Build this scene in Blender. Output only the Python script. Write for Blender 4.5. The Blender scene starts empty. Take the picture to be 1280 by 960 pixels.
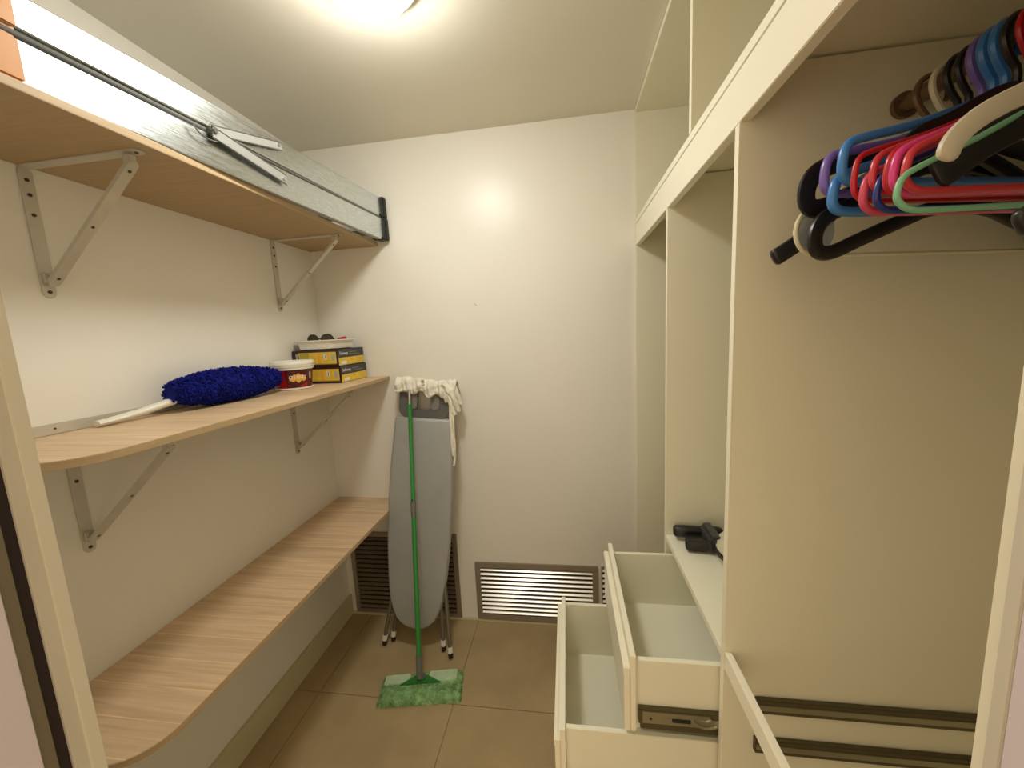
import bpy, bmesh, math, random
from mathutils import Vector, Matrix
import numpy as np
random.seed(7)
S = bpy.context.scene
COL = S.collection
PI = math.pi

# ------------------------------------------------------------------ camera
F_PX, YAW, PITCH, ROLL, CAM_H = 480.88, 0.1449, 0.137, -0.0497, 1.5122
cy, sy, cp, sp = math.cos(YAW), math.sin(YAW), math.cos(PITCH), math.sin(PITCH)
fw = Vector((-sy*cp, cy*cp, -sp)); rt = Vector((cy, sy, 0)); up = rt.cross(fw)
c_, s_ = math.cos(ROLL), math.sin(ROLL)
rt, up = c_*rt + s_*up, -s_*rt + c_*up
cam = bpy.data.cameras.new('camera'); camo = bpy.data.objects.new('camera', cam); COL.objects.link(camo)
cam.sensor_fit = 'HORIZONTAL'; cam.sensor_width = 36; cam.lens = 36*F_PX/1280; cam.clip_start = 0.01
camo.matrix_world = Matrix(((rt.x, up.x, -fw.x, 0), (rt.y, up.y, -fw.y, 0), (rt.z, up.z, -fw.z, CAM_H), (0, 0, 0, 1)))
S.camera = camo

# ------------------------------------------------------------------ world and exposure
w = bpy.data.worlds.new('world'); S.world = w; w.use_nodes = True
w.node_tree.nodes['Background'].inputs[0].default_value = (1.0, 0.80, 0.56, 1)
w.node_tree.nodes['Background'].inputs[1].default_value = 1.25
S.view_settings.view_transform = 'Standard'; S.view_settings.look = 'None'
S.view_settings.exposure = 0.06; S.view_settings.gamma = 1
S.view_settings.use_curve_mapping = False
LAMP_STRENGTH = 72.0
LAMP_COLOR = (1.0, 0.985, 0.915, 1)

# ------------------------------------------------------------------ materials
def mat(name, col, rough=0.5, metal=0.0, var=0.0, vscale=8.0, bump=0.0, bscale=60.0, spec=0.5, stretch=(1, 1, 1), emit=None, trans=0.0):
    m = bpy.data.materials.new(name); m.use_nodes = True
    nt = m.node_tree; b = nt.nodes['Principled BSDF']
    b.inputs['Base Color'].default_value = (*col, 1); b.inputs['Roughness'].default_value = rough
    b.inputs['Metallic'].default_value = metal; b.inputs['Specular IOR Level'].default_value = spec
    if trans: b.inputs['Transmission Weight'].default_value = trans
    if emit:
        b.inputs['Emission Color'].default_value = emit[0]; b.inputs['Emission Strength'].default_value = emit[1]
    if var or bump:
        tc = nt.nodes.new('ShaderNodeTexCoord'); mp = nt.nodes.new('ShaderNodeMapping')
        mp.inputs['Scale'].default_value = stretch
        nt.links.new(tc.outputs['Object'], mp.inputs['Vector'])
    if var:
        n = nt.nodes.new('ShaderNodeTexNoise'); n.inputs['Scale'].default_value = vscale; n.inputs['Detail'].default_value = 6
        nt.links.new(mp.outputs[0], n.inputs['Vector'])
        r = nt.nodes.new('ShaderNodeValToRGB')
        r.color_ramp.elements[0].position = 0.3; r.color_ramp.elements[1].position = 0.7
        r.color_ramp.elements[0].color = (*[max(0, c*(1-var)) for c in col], 1)
        r.color_ramp.elements[1].color = (*[min(1, c*(1+var)) for c in col], 1)
        nt.links.new(n.outputs['Fac'], r.inputs[0]); nt.links.new(r.outputs[0], b.inputs['Base Color'])
    if bump:
        n2 = nt.nodes.new('ShaderNodeTexNoise'); n2.inputs['Scale'].default_value = bscale; n2.inputs['Detail'].default_value = 5
        nt.links.new(mp.outputs[0], n2.inputs['Vector'])
        bp = nt.nodes.new('ShaderNodeBump'); bp.inputs['Strength'].default_value = bump; bp.inputs['Distance'].default_value = 0.01
        nt.links.new(n2.outputs['Fac'], bp.inputs['Height']); nt.links.new(bp.outputs[0], b.inputs['Normal'])
    return m

def wood_mat(name, c0, c1, seam):
    m = bpy.data.materials.new(name); m.use_nodes = True
    nt = m.node_tree; L = nt.links.new; b = nt.nodes['Principled BSDF']
    b.inputs['Roughness'].default_value = 0.42; b.inputs['Specular IOR Level'].default_value = 0.4
    tc = nt.nodes.new('ShaderNodeTexCoord')
    mp = nt.nodes.new('ShaderNodeMapping'); mp.inputs['Scale'].default_value = (2.2, 55, 55); L(tc.outputs['Object'], mp.inputs[0])
    n = nt.nodes.new('ShaderNodeTexNoise'); n.inputs['Scale'].default_value = 1.6; n.inputs['Detail'].default_value = 7; n.inputs['Distortion'].default_value = 0.6
    L(mp.outputs[0], n.inputs['Vector'])
    r = nt.nodes.new('ShaderNodeValToRGB'); r.color_ramp.elements[0].position = 0.32; r.color_ramp.elements[1].position = 0.68
    r.color_ramp.elements[0].color = (*c0, 1); r.color_ramp.elements[1].color = (*c1, 1); L(n.outputs['Fac'], r.inputs[0])
    # printed strips of the laminate: pale broken seams and slightly different tones
    mp2 = nt.nodes.new('ShaderNodeMapping'); mp2.inputs['Scale'].default_value = (1.0, 1.0, 1.0); L(tc.outputs['Object'], mp2.inputs[0])
    br = nt.nodes.new('ShaderNodeTexBrick'); br.inputs['Scale'].default_value = 1.0
    br.inputs['Brick Width'].default_value = 0.62; br.inputs['Row Height'].default_value = 0.078; br.inputs['Mortar Size'].default_value = 0.0016
    br.inputs['Mortar Smooth'].default_value = 0.3; br.offset = 0.37
    br.inputs['Color1'].default_value = (0.93, 0.93, 0.93, 1); br.inputs['Color2'].default_value = (1.04, 1.04, 1.04, 1); br.inputs['Mortar'].default_value = (*seam, 1)
    L(mp2.outputs[0], br.inputs[0])
    mx = nt.nodes.new('ShaderNodeMix'); mx.data_type = 'RGBA'; mx.blend_type = 'MULTIPLY'; mx.inputs[0].default_value = 1
    L(r.outputs[0], mx.inputs[6]); L(br.outputs['Color'], mx.inputs[7]); L(mx.outputs[2], b.inputs['Base Color'])
    return m

def brushed(name, col, rough=0.28):
    m = mat(name, col, rough, 1.0)
    nt = m.node_tree; L = nt.links.new; b = nt.nodes['Principled BSDF']
    tc = nt.nodes.new('ShaderNodeTexCoord'); mp = nt.nodes.new('ShaderNodeMapping'); mp.inputs['Scale'].default_value = (120, 1.2, 120)
    L(tc.outputs['Object'], mp.inputs[0])
    n = nt.nodes.new('ShaderNodeTexNoise'); n.inputs['Scale'].default_value = 3; n.inputs['Detail'].default_value = 4; L(mp.outputs[0], n.inputs['Vector'])
    mr = nt.nodes.new('ShaderNodeMapRange'); mr.inputs[3].default_value = rough*0.5; mr.inputs[4].default_value = rough*1.6
    L(n.outputs['Fac'], mr.inputs[0]); L(mr.outputs[0], b.inputs['Roughness'])
    bp = nt.nodes.new('ShaderNodeBump'); bp.inputs['Strength'].default_value = 0.05; bp.inputs['Distance'].default_value = 0.002
    L(n.outputs['Fac'], bp.inputs['Height']); L(bp.outputs[0], b.inputs['Normal'])
    return m

M = dict(
    wall=mat('wall_paint', (0.86, 0.825, 0.735), 0.33, var=0.02, vscale=2.5, bump=0.05, bscale=35, spec=0.35),
    ceil=mat('ceiling_paint', (0.85, 0.81, 0.69), 0.6, var=0.02, vscale=3, spec=0.2),
    tile=mat('floor_tile', (0.45, 0.335, 0.175), 0.5, var=0.10, vscale=5, bump=0.08, bscale=80, spec=0.3),
    grout=mat('floor_grout', (0.34, 0.25, 0.13), 0.8),
    cab=mat('cream_laminate', (0.83, 0.79, 0.62), 0.42, var=0.01, vscale=3, spec=0.4),
    cabedge=mat('cream_edging', (0.91, 0.87, 0.70), 0.4, spec=0.4),
    drawer=mat('drawer_white', (0.87, 0.85, 0.68), 0.4, var=0.01, spec=0.4),
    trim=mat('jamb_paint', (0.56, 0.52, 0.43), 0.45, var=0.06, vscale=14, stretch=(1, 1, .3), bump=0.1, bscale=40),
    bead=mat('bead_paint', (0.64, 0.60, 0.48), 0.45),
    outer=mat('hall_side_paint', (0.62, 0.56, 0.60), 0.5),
    slot=mat('jamb_seal', (0.014, 0.005, 0.005), 0.6),
    olive=mat('jamb_track', (0.16, 0.135, 0.085), 0.5),
    wood=wood_mat('oak_laminate', (0.58, 0.405, 0.235), (0.76, 0.56, 0.355), (1.25, 1.22, 1.15)),
    under=mat('shelf_underside_brown', (0.46, 0.325, 0.175), 0.55, var=0.06, vscale=3, stretch=(2, 30, 30)),
    woodedge=mat('oak_edge_band', (0.50, 0.36, 0.20), 0.5, var=0.1, vscale=4, stretch=(3, 3, 60)),
    skirt=mat('skirting_paint', (0.60, 0.55, 0.34), 0.45, spec=0.4),
    bracket=mat('bracket_enamel', (0.60, 0.56, 0.47), 0.35, 0.2, var=0.05, vscale=20),
    screw=mat('screw_dark', (0.10, 0.08, 0.06), 0.4, 0.8),
    alu=brushed('brushed_aluminium', (0.60, 0.64, 0.65), 0.27),
    aludark=mat('steel_spreader', (0.22, 0.215, 0.20), 0.35, 0.85),
    tagbrown=mat('tag_brown', (0.42, 0.29, 0.20), 0.8),
    armgrey=mat('pressed_steel_grey', (0.34, 0.34, 0.31), 0.45, 0.3),
    gapgrey=mat('spreader_rail_grey', (0.10, 0.10, 0.09), 0.65),
    black=mat('black_plastic', (0.012, 0.011, 0.010), 0.35),
    blackrub=mat('black_rubber', (0.018, 0.016, 0.014), 0.6),
    orange=mat('orange_plastic', (0.56, 0.24, 0.05), 0.5),
    ventframe=mat('vent_frame_bronze', (0.36, 0.31, 0.25), 0.40, 0.55, var=0.04, vscale=20),
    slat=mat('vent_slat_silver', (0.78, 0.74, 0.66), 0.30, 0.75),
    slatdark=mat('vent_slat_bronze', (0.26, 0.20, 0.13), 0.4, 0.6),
    dark=mat('vent_cavity', (0.02, 0.014, 0.009), 0.9),
    cover=mat('silver_grey_cloth', (0.41, 0.42, 0.41), 0.55, 0.25, var=0.05, vscale=6, bump=0.15, bscale=9),
    rest=mat('iron_rest_grey', (0.13, 0.13, 0.12), 0.45, 0.2),
    pad=mat('iron_rest_pad', (0.20, 0.19, 0.175), 0.6),
    legs=mat('leg_tube_grey', (0.20, 0.175, 0.14), 0.35, 0.5),
    whitecap=mat('white_rubber', (0.78, 0.74, 0.66), 0.5),
    green=mat('green_pole', (0.03, 0.27, 0.05), 0.35),
    greyj=mat('grey_joint', (0.15, 0.15, 0.14), 0.4),
    chrome=mat('pole_tip_metal', (0.55, 0.55, 0.52), 0.3, 0.8),
    greenplate=mat('green_plate', (0.03, 0.20, 0.035), 0.4),
    mopgreen=mat('mop_microfibre_green', (0.30, 0.52, 0.22), 0.9, var=0.35, vscale=38, bump=0.8, bscale=150),
    moppale=mat('mop_pocket_pale', (0.50, 0.66, 0.42), 0.8, var=0.12, vscale=30, bump=0.3, bscale=120),
    rag=mat('off_white_rag', (0.84, 0.80, 0.68), 0.9, var=0.14, vscale=22, bump=0.5, bscale=90),
    blue=mat('blue_microfibre', (0.008, 0.012, 0.19), 0.85, var=0.35, vscale=30, spec=0.15),
    whitep=mat('white_plastic', (0.82, 0.79, 0.68), 0.35),
    red=mat('pot_red', (0.42, 0.008, 0.010), 0.3),
    darkred=mat('pot_dark_red', (0.075, 0.004, 0.006), 0.3),
    maroon=mat('box_maroon_black', (0.035, 0.008, 0.012), 0.4),
    navy=mat('box_charcoal', (0.035, 0.035, 0.045), 0.4),
    yellow=mat('box_yellow', (0.74, 0.53, 0.05), 0.45, var=0.14, vscale=28),
    gold=mat('print_gold', (0.80, 0.42, 0.05), 0.45),
    printwhite=mat('print_white', (0.80, 0.78, 0.70), 0.5),
    printgrey=mat('print_grey', (0.40, 0.42, 0.34), 0.5),
    olivep=mat('print_olive', (0.42, 0.36, 0.04), 0.5),
    lens=mat('sunglass_lens', (0.045, 0.035, 0.015), 0.15),
    redbit=mat('red_plastic', (0.55, 0.03, 0.03), 0.4),
    slide=mat('slide_zinc', (0.36, 0.33, 0.22), 0.35, 0.7),
    slidedark=mat('slide_dark_channel', (0.12, 0.10, 0.05), 0.5, 0.5),  # dark metal of the slide channels and lower runner
    rail=mat('rail_bronze', (0.22, 0.14, 0.085), 0.35, 0.6),
    panbody=mat('cream_enamel', (0.66, 0.62, 0.46), 0.35),
    pangrey=mat('grey_hinge', (0.045, 0.05, 0.052), 0.4),
    lampbase=mat('lamp_base_white', (0.8, 0.8, 0.76), 0.5),
    lamp=mat('lamp_glass', (0.9, 0.9, 0.85), 0.4, emit=(LAMP_COLOR, LAMP_STRENGTH)),
    hpurple=mat('hanger_purple', (0.20, 0.13, 0.46), 0.3),
    hblue=mat('hanger_blue', (0.05, 0.22, 0.58), 0.3),
    hteal=mat('hanger_teal', (0.03, 0.17, 0.26), 0.3),
    hnavy=mat('hanger_navy', (0.015, 0.03, 0.20), 0.3),
    hred=mat('hanger_red', (0.50, 0.010, 0.018), 0.3),
    hcoral=mat('hanger_coral', (0.60, 0.04, 0.055), 0.3),
    hpink=mat('hanger_pink', (0.66, 0.07, 0.14), 0.3),
    hmagenta=mat('hanger_magenta', (0.70, 0.05, 0.24), 0.3),
    hmint=mat('hanger_mint', (0.22, 0.50, 0.30), 0.35),
    hwhite=mat('hanger_off_white', (0.55, 0.48, 0.36), 0.4),
    hclear=mat('hanger_clear', (0.62, 0.66, 0.68), 0.15, trans=0.6),
    hcream=mat('hanger_cream_rim', (0.75, 0.70, 0.50), 0.3),
    htan=mat('hook_tan', (0.55, 0.30, 0.10), 0.35),
)

# ------------------------------------------------------------------ helpers
WL = {}
def obj(name, bm, m, parent=None, smooth=False, label=None, matrix=None):
    if matrix is not None: bm.transform(matrix)
    loc = WL.get(parent.name, Vector()) if parent else Vector()
    if loc.length: bm.transform(Matrix.Translation(-loc))
    me = bpy.data.meshes.new(name)
    bmesh.ops.recalc_face_normals(bm, faces=bm.faces)
    bm.to_mesh(me); bm.free()
    for mm in (m if isinstance(m, (list, tuple)) else [m]): me.materials.append(M[mm])
    o = bpy.data.objects.new(name, me); COL.objects.link(o)
    if smooth:
        me.polygons.foreach_set('use_smooth', [True]*len(me.polygons))
        try: me.set_sharp_from_angle(angle=math.radians(38))
        except Exception: pass
    if parent: o.parent = parent; WL[o.name] = loc
    else: WL[o.name] = Vector()
    if label: o['label'] = label
    return o
def thing(name, label, cat, loc=(0, 0, 0), group=None):
    o = bpy.data.objects.new(name, None); COL.objects.link(o); o.location = loc; o.empty_display_size = .05
    WL[o.name] = Vector(loc); o['label'] = label; o['category'] = cat
    if group: o['group'] = group
    return o
def tag(o, label, cat, group=None):
    o['label'] = label; o['category'] = cat
    if group: o['group'] = group
    return o
def struct(name, bm, m):
    o = obj(name, bm, m); o['kind'] = 'structure'; return o
def B(x0, x1, y0, y1, z0, z1, bev=0.0, bm=None, mi=0):
    new = bmesh.new()
    bmesh.ops.create_cube(new, size=1)
    for v in new.verts: v.co = Vector(((x0+x1)/2+v.co.x*abs(x1-x0), (y0+y1)/2+v.co.y*abs(y1-y0), (z0+z1)/2+v.co.z*abs(z1-z0)))
    if bev: bmesh.ops.bevel(new, geom=list(new.edges), offset=bev, segments=2, affect='EDGES')
    for f in new.faces: f.material_index = mi
    if bm is None: return new
    join(bm, new); return bm
def join(bm, other, mtx=None):
    if mtx is not None: other.transform(mtx)
    me = bpy.data.meshes.new('tmp'); other.to_mesh(me); other.free(); bm.from_mesh(me); bpy.data.meshes.remove(me)
    return bm
def sweep(pts, sec, closed=False, bm=None, up=None, caps=True, mi=0):
    """sweep a 2D section [(a,b)] along pts; frame from up vector"""
    bm = bm or bmesh.new(); P = [Vector(p) for p in pts]; n = len(P); rings = []
    upv = Vector(up) if up else None; prev = None
    for i, p in enumerate(P):
        if closed: t = (P[(i+1) % n]-P[i-1]).normalized()
        else: t = (P[min(i+1, n-1)]-P[max(i-1, 0)]).normalized()
        if upv is not None: a = upv
        elif prev is None: a = Vector((0, 0, 1)) if abs(t.z) < .9 else Vector((0, 1, 0))
        else: a = prev
        s = a.cross(t)
        if s.length < 1e-6: s = Vector((1, 0, 0)).cross(t)
        s.normalize(); u = t.cross(s).normalized(); prev = u
        sc = sec(i/(n-1)) if callable(sec) else sec
        rings.append([bm.verts.new(p+s*q[0]+u*q[1]) for q in sc])
    k = len(rings[0])
    for i in range(n if closed else n-1):
        r0, r1 = rings[i], rings[(i+1) % n]
        for j in range(k):
            f = bm.faces.new((r0[j], r0[(j+1) % k], r1[(j+1) % k], r1[j])); f.material_index = mi
    if not closed and caps:
        bm.faces.new(rings[0][::-1]).material_index = mi; bm.faces.new(rings[-1]).material_index = mi
    return bm
def circ(r, n=10, r2=None):
    r2 = r2 or r
    return [(r*math.cos(2*PI*i/n), r2*math.sin(2*PI*i/n)) for i in range(n)]
def T(pts, r, n=10, closed=False, bm=None, mi=0, r2=None, up=None): return sweep(pts, circ(r, n, r2), closed, bm, up=up, mi=mi)
def smoothpath(pts, it=2, closed=False):
    P = [Vector(p) for p in pts]
    for _ in range(it):
        Q = []
        n = len(P)
        rng = range(n if closed else n-1)
        if not closed: Q.append(P[0])
        for i in rng:
            a, b = P[i], P[(i+1) % n]
            Q += [a*.75+b*.25, a*.25+b*.75]
        if not closed: Q.append(P[-1])
        P = Q
    return P
def lathe(prof, n=40, center=(0, 0, 0), bm=None, mi=0):
    bm = bm or bmesh.new(); c = Vector(center); rings = []
    for r, z in prof:
        if r < 1e-6: rings.append([bm.verts.new(c+Vector((0, 0, z)))])
        else: rings.append([bm.verts.new(c+Vector((r*math.cos(2*PI*i/n), r*math.sin(2*PI*i/n), z))) for i in range(n)])
    for a, b in zip(rings, rings[1:]):
        for i in range(n):
            j = (i+1) % n
            if len(a) == 1 and len(b) == 1: continue
            if len(a) == 1: f = bm.faces.new((a[0], b[i], b[j]))
            elif len(b) == 1: f = bm.faces.new((a[i], a[j], b[0]))
            else: f = bm.faces.new((a[i], a[j], b[j], b[i]))
            f.material_index = mi
    return bm
def prism(outline, z0, z1, bm=None, bev=0, mtx=None):
    """extrude 2D outline (x,y) from z0 to z1"""
    new = bmesh.new()
    lo = [new.verts.new((p[0], p[1], z0)) for p in outline]; hi = [new.verts.new((p[0], p[1], z1)) for p in outline]
    new.faces.new(lo[::-1]); new.faces.new(hi); n = len(lo)
    for i in range(n): new.faces.new((lo[i], lo[(i+1) % n], hi[(i+1) % n], hi[i]))
    if bev:
        ed = [e for e in new.edges if abs(e.verts[0].co.z-e.verts[1].co.z) < 1e-7]
        bmesh.ops.bevel(new, geom=ed, offset=bev, segments=2, affect='EDGES')
    if mtx is not None: new.transform(mtx)
    if bm is None: return new
    return join(bm, new)
def text_mesh(txt, size, mtx, m, parent, name='lettering', extrude=0.0002, shear=0.0, label=None):
    cu = bpy.data.curves.new('t', 'FONT'); cu.body = txt; cu.size = size; cu.extrude = extrude; cu.shear = shear
    cu.align_x = 'CENTER'; cu.align_y = 'CENTER'; cu.resolution_u = 3
    to = bpy.data.objects.new('t', cu); COL.objects.link(to)
    dg = bpy.context.evaluated_depsgraph_get(); me = bpy.data.meshes.new_from_object(to.evaluated_get(dg))
    bm = bmesh.new(); bm.from_mesh(me); bpy.data.objects.remove(to); bpy.data.meshes.remove(me)
    return obj(name, bm, m, parent, matrix=mtx, label=label)

# ------------------------------------------------------------------ room shell
XL, D, H, XF, XB = -1.228, 1.803, 2.4, 0.310, 0.860
struct('wall_left', B(XL-.1, XL, .17, D+.1, 0, H), 'wall')
struct('wall_back', B(XL, XB+.1, D, D+.1, 0, H), 'wall')
struct('wall_right', B(XB, XB+.1, .17, D, 0, H), 'wall')
struct('ceiling', B(XL-.1, XB+.1, .17, D+.1, H, H+.1), 'ceil')
fl = struct('floor', B(XL-.1, XB+.1, -1.2, D+.1, -.1, -.004), 'grout')
struct('floor_hall_blocker', B(-3.2, 3.0, -4.0, -1.2, -.1, -.001), 'tile')  # unseen hall floor, added to block world light coming from below
struct('floor_hall_blocker_left', B(-3.2, XL-.1, -1.2, .17, -.1, -.001), 'tile'); struct('floor_hall_blocker_right', B(XB+.1, 3.0, -1.2, .17, -.1, -.001), 'tile')  # side pieces of the added light-blocking hall floor
TS = 0.6
xs = [-1.105-TS+TS*i for i in range(5)]; ys = [1.335-TS*5+TS*i for i in range(7)]
for x in xs:
    for y in ys:
        a0, a1 = max(x, XL), min(x+TS, XB); b0, b1 = max(y, -1.2), min(y+TS, D)
        if a1-a0 < .02 or b1-b0 < .02: continue
        g = .0012
        obj('tile', B(a0+g, a1-g, b0+g, b1-g, -.004, 0.0, .0006), 'tile', fl)
# wall of the doorway (the camera looks in through it) and its jambs
def jamb_side(s, xe, name):
    # xe: inner face of the opening, s = -1 left, +1 right
    far = (XL-.1) if s < 0 else XB+.1
    o = struct(name, B(min(far, xe+s*.02), max(far, xe+s*.02), .17, .291, 0, H), 'wall')
    return o
jamb_side(-1, -.51, 'wall_front_left'); jamb_side(1, .298, 'wall_front_right')
struct('wall_front_top', B(-.53, .318, .17, .291, 2.10, H), 'wall')
def jamb(s, xe, nm):
    a = lambda d: (min(xe, xe+s*d), max(xe, xe+s*d))
    q = bmesh.new()
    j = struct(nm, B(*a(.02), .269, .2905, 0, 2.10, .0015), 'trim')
    obj('stop_bead', B(xe+(-.0018 if s < 0 else -.0018)+0, xe+.0022, .280, .2915, 0, 2.10, .0006), 'bead', j)
    obj('seal_strip', B(min(xe+s*.004, xe+s*.02), max(xe+s*.004, xe+s*.02), .2595, .269, 0, 2.10), 'slot', j)
    obj('track_strip', B(min(xe+s*.002, xe+s*.02), max(xe+s*.002, xe+s*.02), .2495, .2595, 0, 2.10), 'olive', j)
    obj('outer_lining', B(*a(.02), .168, .2495, 0, 2.10, .001), 'outer', j)
jamb(-1, -.51, 'trim_1')
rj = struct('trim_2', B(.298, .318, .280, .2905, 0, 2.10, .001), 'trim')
obj('outer_lining', B(.2985, .318, .168, .280, 0, 2.10, .001), 'outer', rj)
# skirtings
struct('baseboard_left', B(XL, XL+.012, .292, D, 0, .115, .002), 'skirt')
struct('baseboard_back', B(XL+.012, XF, D-.010, D, 0, .014, .002), 'skirt')
# small scratch mark on the back wall
bm = T([(-.424, D-.0006, 1.650), (-.419, D-.0006, 1.645), (-.412, D-.0006, 1.636)], .0008, 5)
obj('scratch', bm, 'screw', bpy.data.objects['wall_back'])

# ------------------------------------------------------------------ ceiling lamp
LX, LY = -.455, 1.0
t = thing('ceiling_lamp', 'round white glowing dome lamp fixed to the ceiling', 'lamp', (LX, LY, H))
obj('base', lathe([(0, 0), (.122, 0), (.126, -.006), (.126, -.024), (.118, -.030), (0, -.030)], 48, (LX, LY, H)), 'lampbase', t, True)
pr = [(.108*math.cos(a), -.030-.055*math.sin(a)) for a in [PI/2*i/10 for i in range(10)]]+[(0, -.085)]
obj('dome', lathe(pr, 48, (LX, LY, H)), 'lamp', t, True)

# ------------------------------------------------------------------ wall shelves
def shelf_outline(y0, x1, r):
    pts = [(XL+.0005, y0), (x1-r, y0)]
    for i in range(1, 9):
        a = -PI/2+PI/2*i/8
        pts.append((x1-r+r*math.cos(a), y0+r+r*math.sin(a)))
    pts += [(x1, D-.0005), (XL+.0005, D-.0005)]
    return pts
def rot_strip(p0, p1, wid, th, nrm, bm=None):
    """flat strap from p0 to p1, width along Y, thickness along nrm"""
    p0, p1 = Vector(p0), Vector(p1); d = (p1-p0).normalized(); yv = Vector((0, 1, 0)); n = d.cross(yv).normalized()
    if n.dot(Vector(nrm)) < 0: n = -n
    new = bmesh.new(); L = (p1-p0).length; r = wid/2
    out = []
    for k in range(7):
        a = PI/2+PI*k/6; out.append((r+r*math.cos(a)*1.0, r*math.sin(a)))
    for k in range(7):
        a = -PI/2+PI*k/6; out.append((L-r+r*math.cos(a), r*math.sin(a)))
    m = Matrix(((d.x, yv.x, n.x, p0.x), (d.y, yv.y, n.y, p0.y), (d.z, yv.z, n.z, p0.z), (0, 0, 0, 1)))
    new = prism(out, 0, th, bev=0, mtx=m)
    if bm is None: return new
    return join(bm, new)
def bracket(parent, y, zt, zb, xa):
    wd = .026
    leaf = obj('bracket', rot_strip((XL+.0008, y, zt-.001), (XL+.0008, y, zb), wd, .003, (1, 0, 0)), 'bracket', parent)
    obj('bracket_arm', rot_strip((XL+.001, y, zt-.0035), (xa, y, zt-.0035), wd, .003, (0, 0, 1)), 'bracket', leaf)
    zj = zb+.045
    obj('bracket_brace', rot_strip((XL+.006, y+.003, zj-.012), (xa-.030, y+.003, zt-.014), .022, .0095, (1, 0, -1)), 'bracket', leaf)
    # folded knuckle that joins brace to leaf and to arm
    obj('knuckle', B(XL+.003, XL+.016, y-.009, y+.009, zj-.012, zj+.012, .002), 'bracket', leaf)
    obj('knuckle', B(xa-.044, xa-.026, y-.009, y+.009, zt-.026, zt-.006, .002), 'bracket', leaf)
    for zz in (zb+.014, zb+.19, zb+.235, zt-.03):
        if zz < zt-.02: obj('screw', T([(XL+.0030, y, zz), (XL+.0055, y, zz)], .0042, 10), 'screw', leaf, True)
    p0, p1 = Vector((XL+.006, y, zj-.012)), Vector((xa-.030, y, zt-.014)); d = (p1-p0).normalized(); n = Vector((-d.z, 0, d.x)); n = n if n.x > 0 else -n
    for f in (.07, .50, .93):
        q = p0+(p1-p0)*f
        obj('screw', T([q+Vector((0,.003,0))+n*.0093, q+Vector((0,.003,0))+n*.0108], .0034, 10), 'screw', leaf, True)
        obj('screw', T([q+Vector((0,.003,0))-n*.0002, q+Vector((0,.003,0))-n*.0016], .0030, 10), 'screw', leaf, True)
    xq = xa-.014
    obj('screw', T([(xq, y, zt-.0035), (xq, y, zt-.0060)], .0036, 10), 'screw', leaf, True)
def shelf(label, z0, z1, y0, r, brk, zb):
    t = thing('wall_shelf', label, 'shelf', (XL, D, z0))
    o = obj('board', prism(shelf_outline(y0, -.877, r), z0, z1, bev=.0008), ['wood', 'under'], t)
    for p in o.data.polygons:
        if p.normal.z < -.9: p.material_index = 1  # downward faces take a plain brown, darker than the oak
    # edge banding strip following the front edge
    out = shelf_outline(y0, -.877, r)[:-1]
    pts = [Vector((p[0], p[1], (z0+z1)/2)) for p in out]
    obj('edge_band', sweep(pts, [(-.0006, -(z1-z0)/2+.0012), (.0008, -(z1-z0)/2+.0012), (.0008, (z1-z0)/2-.0012), (-.0006, (z1-z0)/2-.0012)], up=(0, 0, 1)), 'woodedge', t)
    for y in brk: bracket(t, y, z0, zb, -.905)
    return t
shelf('topmost oak-coloured wall shelf carrying the folded aluminium ladder', 1.943, 1.959, .45, .09, (.785, 1.550), 1.645)
shelf('middle oak-coloured wall shelf carrying the duster, pot and yellow boxes', 1.303, 1.320, .530, .095, (.760, 1.545), 1.003)
shelf('lowest oak-coloured wall shelf, bare, with a rounded near corner', .663, .680, .540, .095, (), 0)
tg = obj('wall_batten', B(XL+.0006, XL+.006, .575, 1.10, 1.3205, 1.346, .001), 'bracket')
obj('screw', T([(XL+.0058, .740, 1.334), (XL+.0072, .740, 1.334)], .0022, 10), 'screw', tg)
tag(tg, 'flat off-white strip along the wall behind the duster handle on the middle shelf', 'strip')

# ------------------------------------------------------------------ folded step ladder on the top shelf
SZ = 1.9595
t = thing('folded_step_ladder', 'folded aluminium step ladder lying flat on the topmost shelf', 'ladder', (-1.02, 1.15, SZ))
def stile(p0, p1, h0, h1, side):
    """C channel from p0 to p1 (bottom outer edge), heights h0,h1, side=+1 web faces +x"""
    bm = bmesh.new(); fl_, th = .026, .0022
    def ring(p, h):
        s = side
        return [Vector(p)+Vector((-s*a, 0, b)) for a, b in ((0, .003), (.002, 0), (fl_, 0), (fl_, th), (th, th), (th, h-th), (fl_, h-th), (fl_, h), (.002, h), (0, h-.003))]
    r0 = [bm.verts.new(v) for v in ring(p0, h0)]; r1 = [bm.verts.new(v) for v in ring(p1, h1)]; k = len(r0)
    for j in range(k): bm.faces.new((r0[j], r0[(j+1) % k], r1[(j+1) % k], r1[j]))
    bm.faces.new(r0[::-1]); bm.faces.new(r1)
    return bm
XN, XFAR = -.893, -.822
lo0, lo1, hi0, hi1 = .073, .094, .057, .084
obj('stile', stile((XN, .50, SZ), (XFAR, 1.775, SZ), lo0, lo1, 1), 'alu', t)
obj('stile', stile((-1.165, .50, SZ), (-1.200, 1.775, SZ), lo0, lo1, -1), 'alu', t)
ZU0, ZU1 = SZ+lo0+.016, SZ+lo1+.009
obj('stile', stile((XN+.002, .50, ZU0), (XFAR-.002, 1.770, ZU1), hi0, hi1, 1), 'alu', t, label='upper stile of the folded rear frame')
obj('stile', stile((-1.165, .50, ZU0), (-1.198, 1.770, ZU1), hi0, hi1, -1), 'alu', t)
def lx(y, off=0): return XN+(XFAR-XN)*(y-.5)/1.275-off
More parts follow.
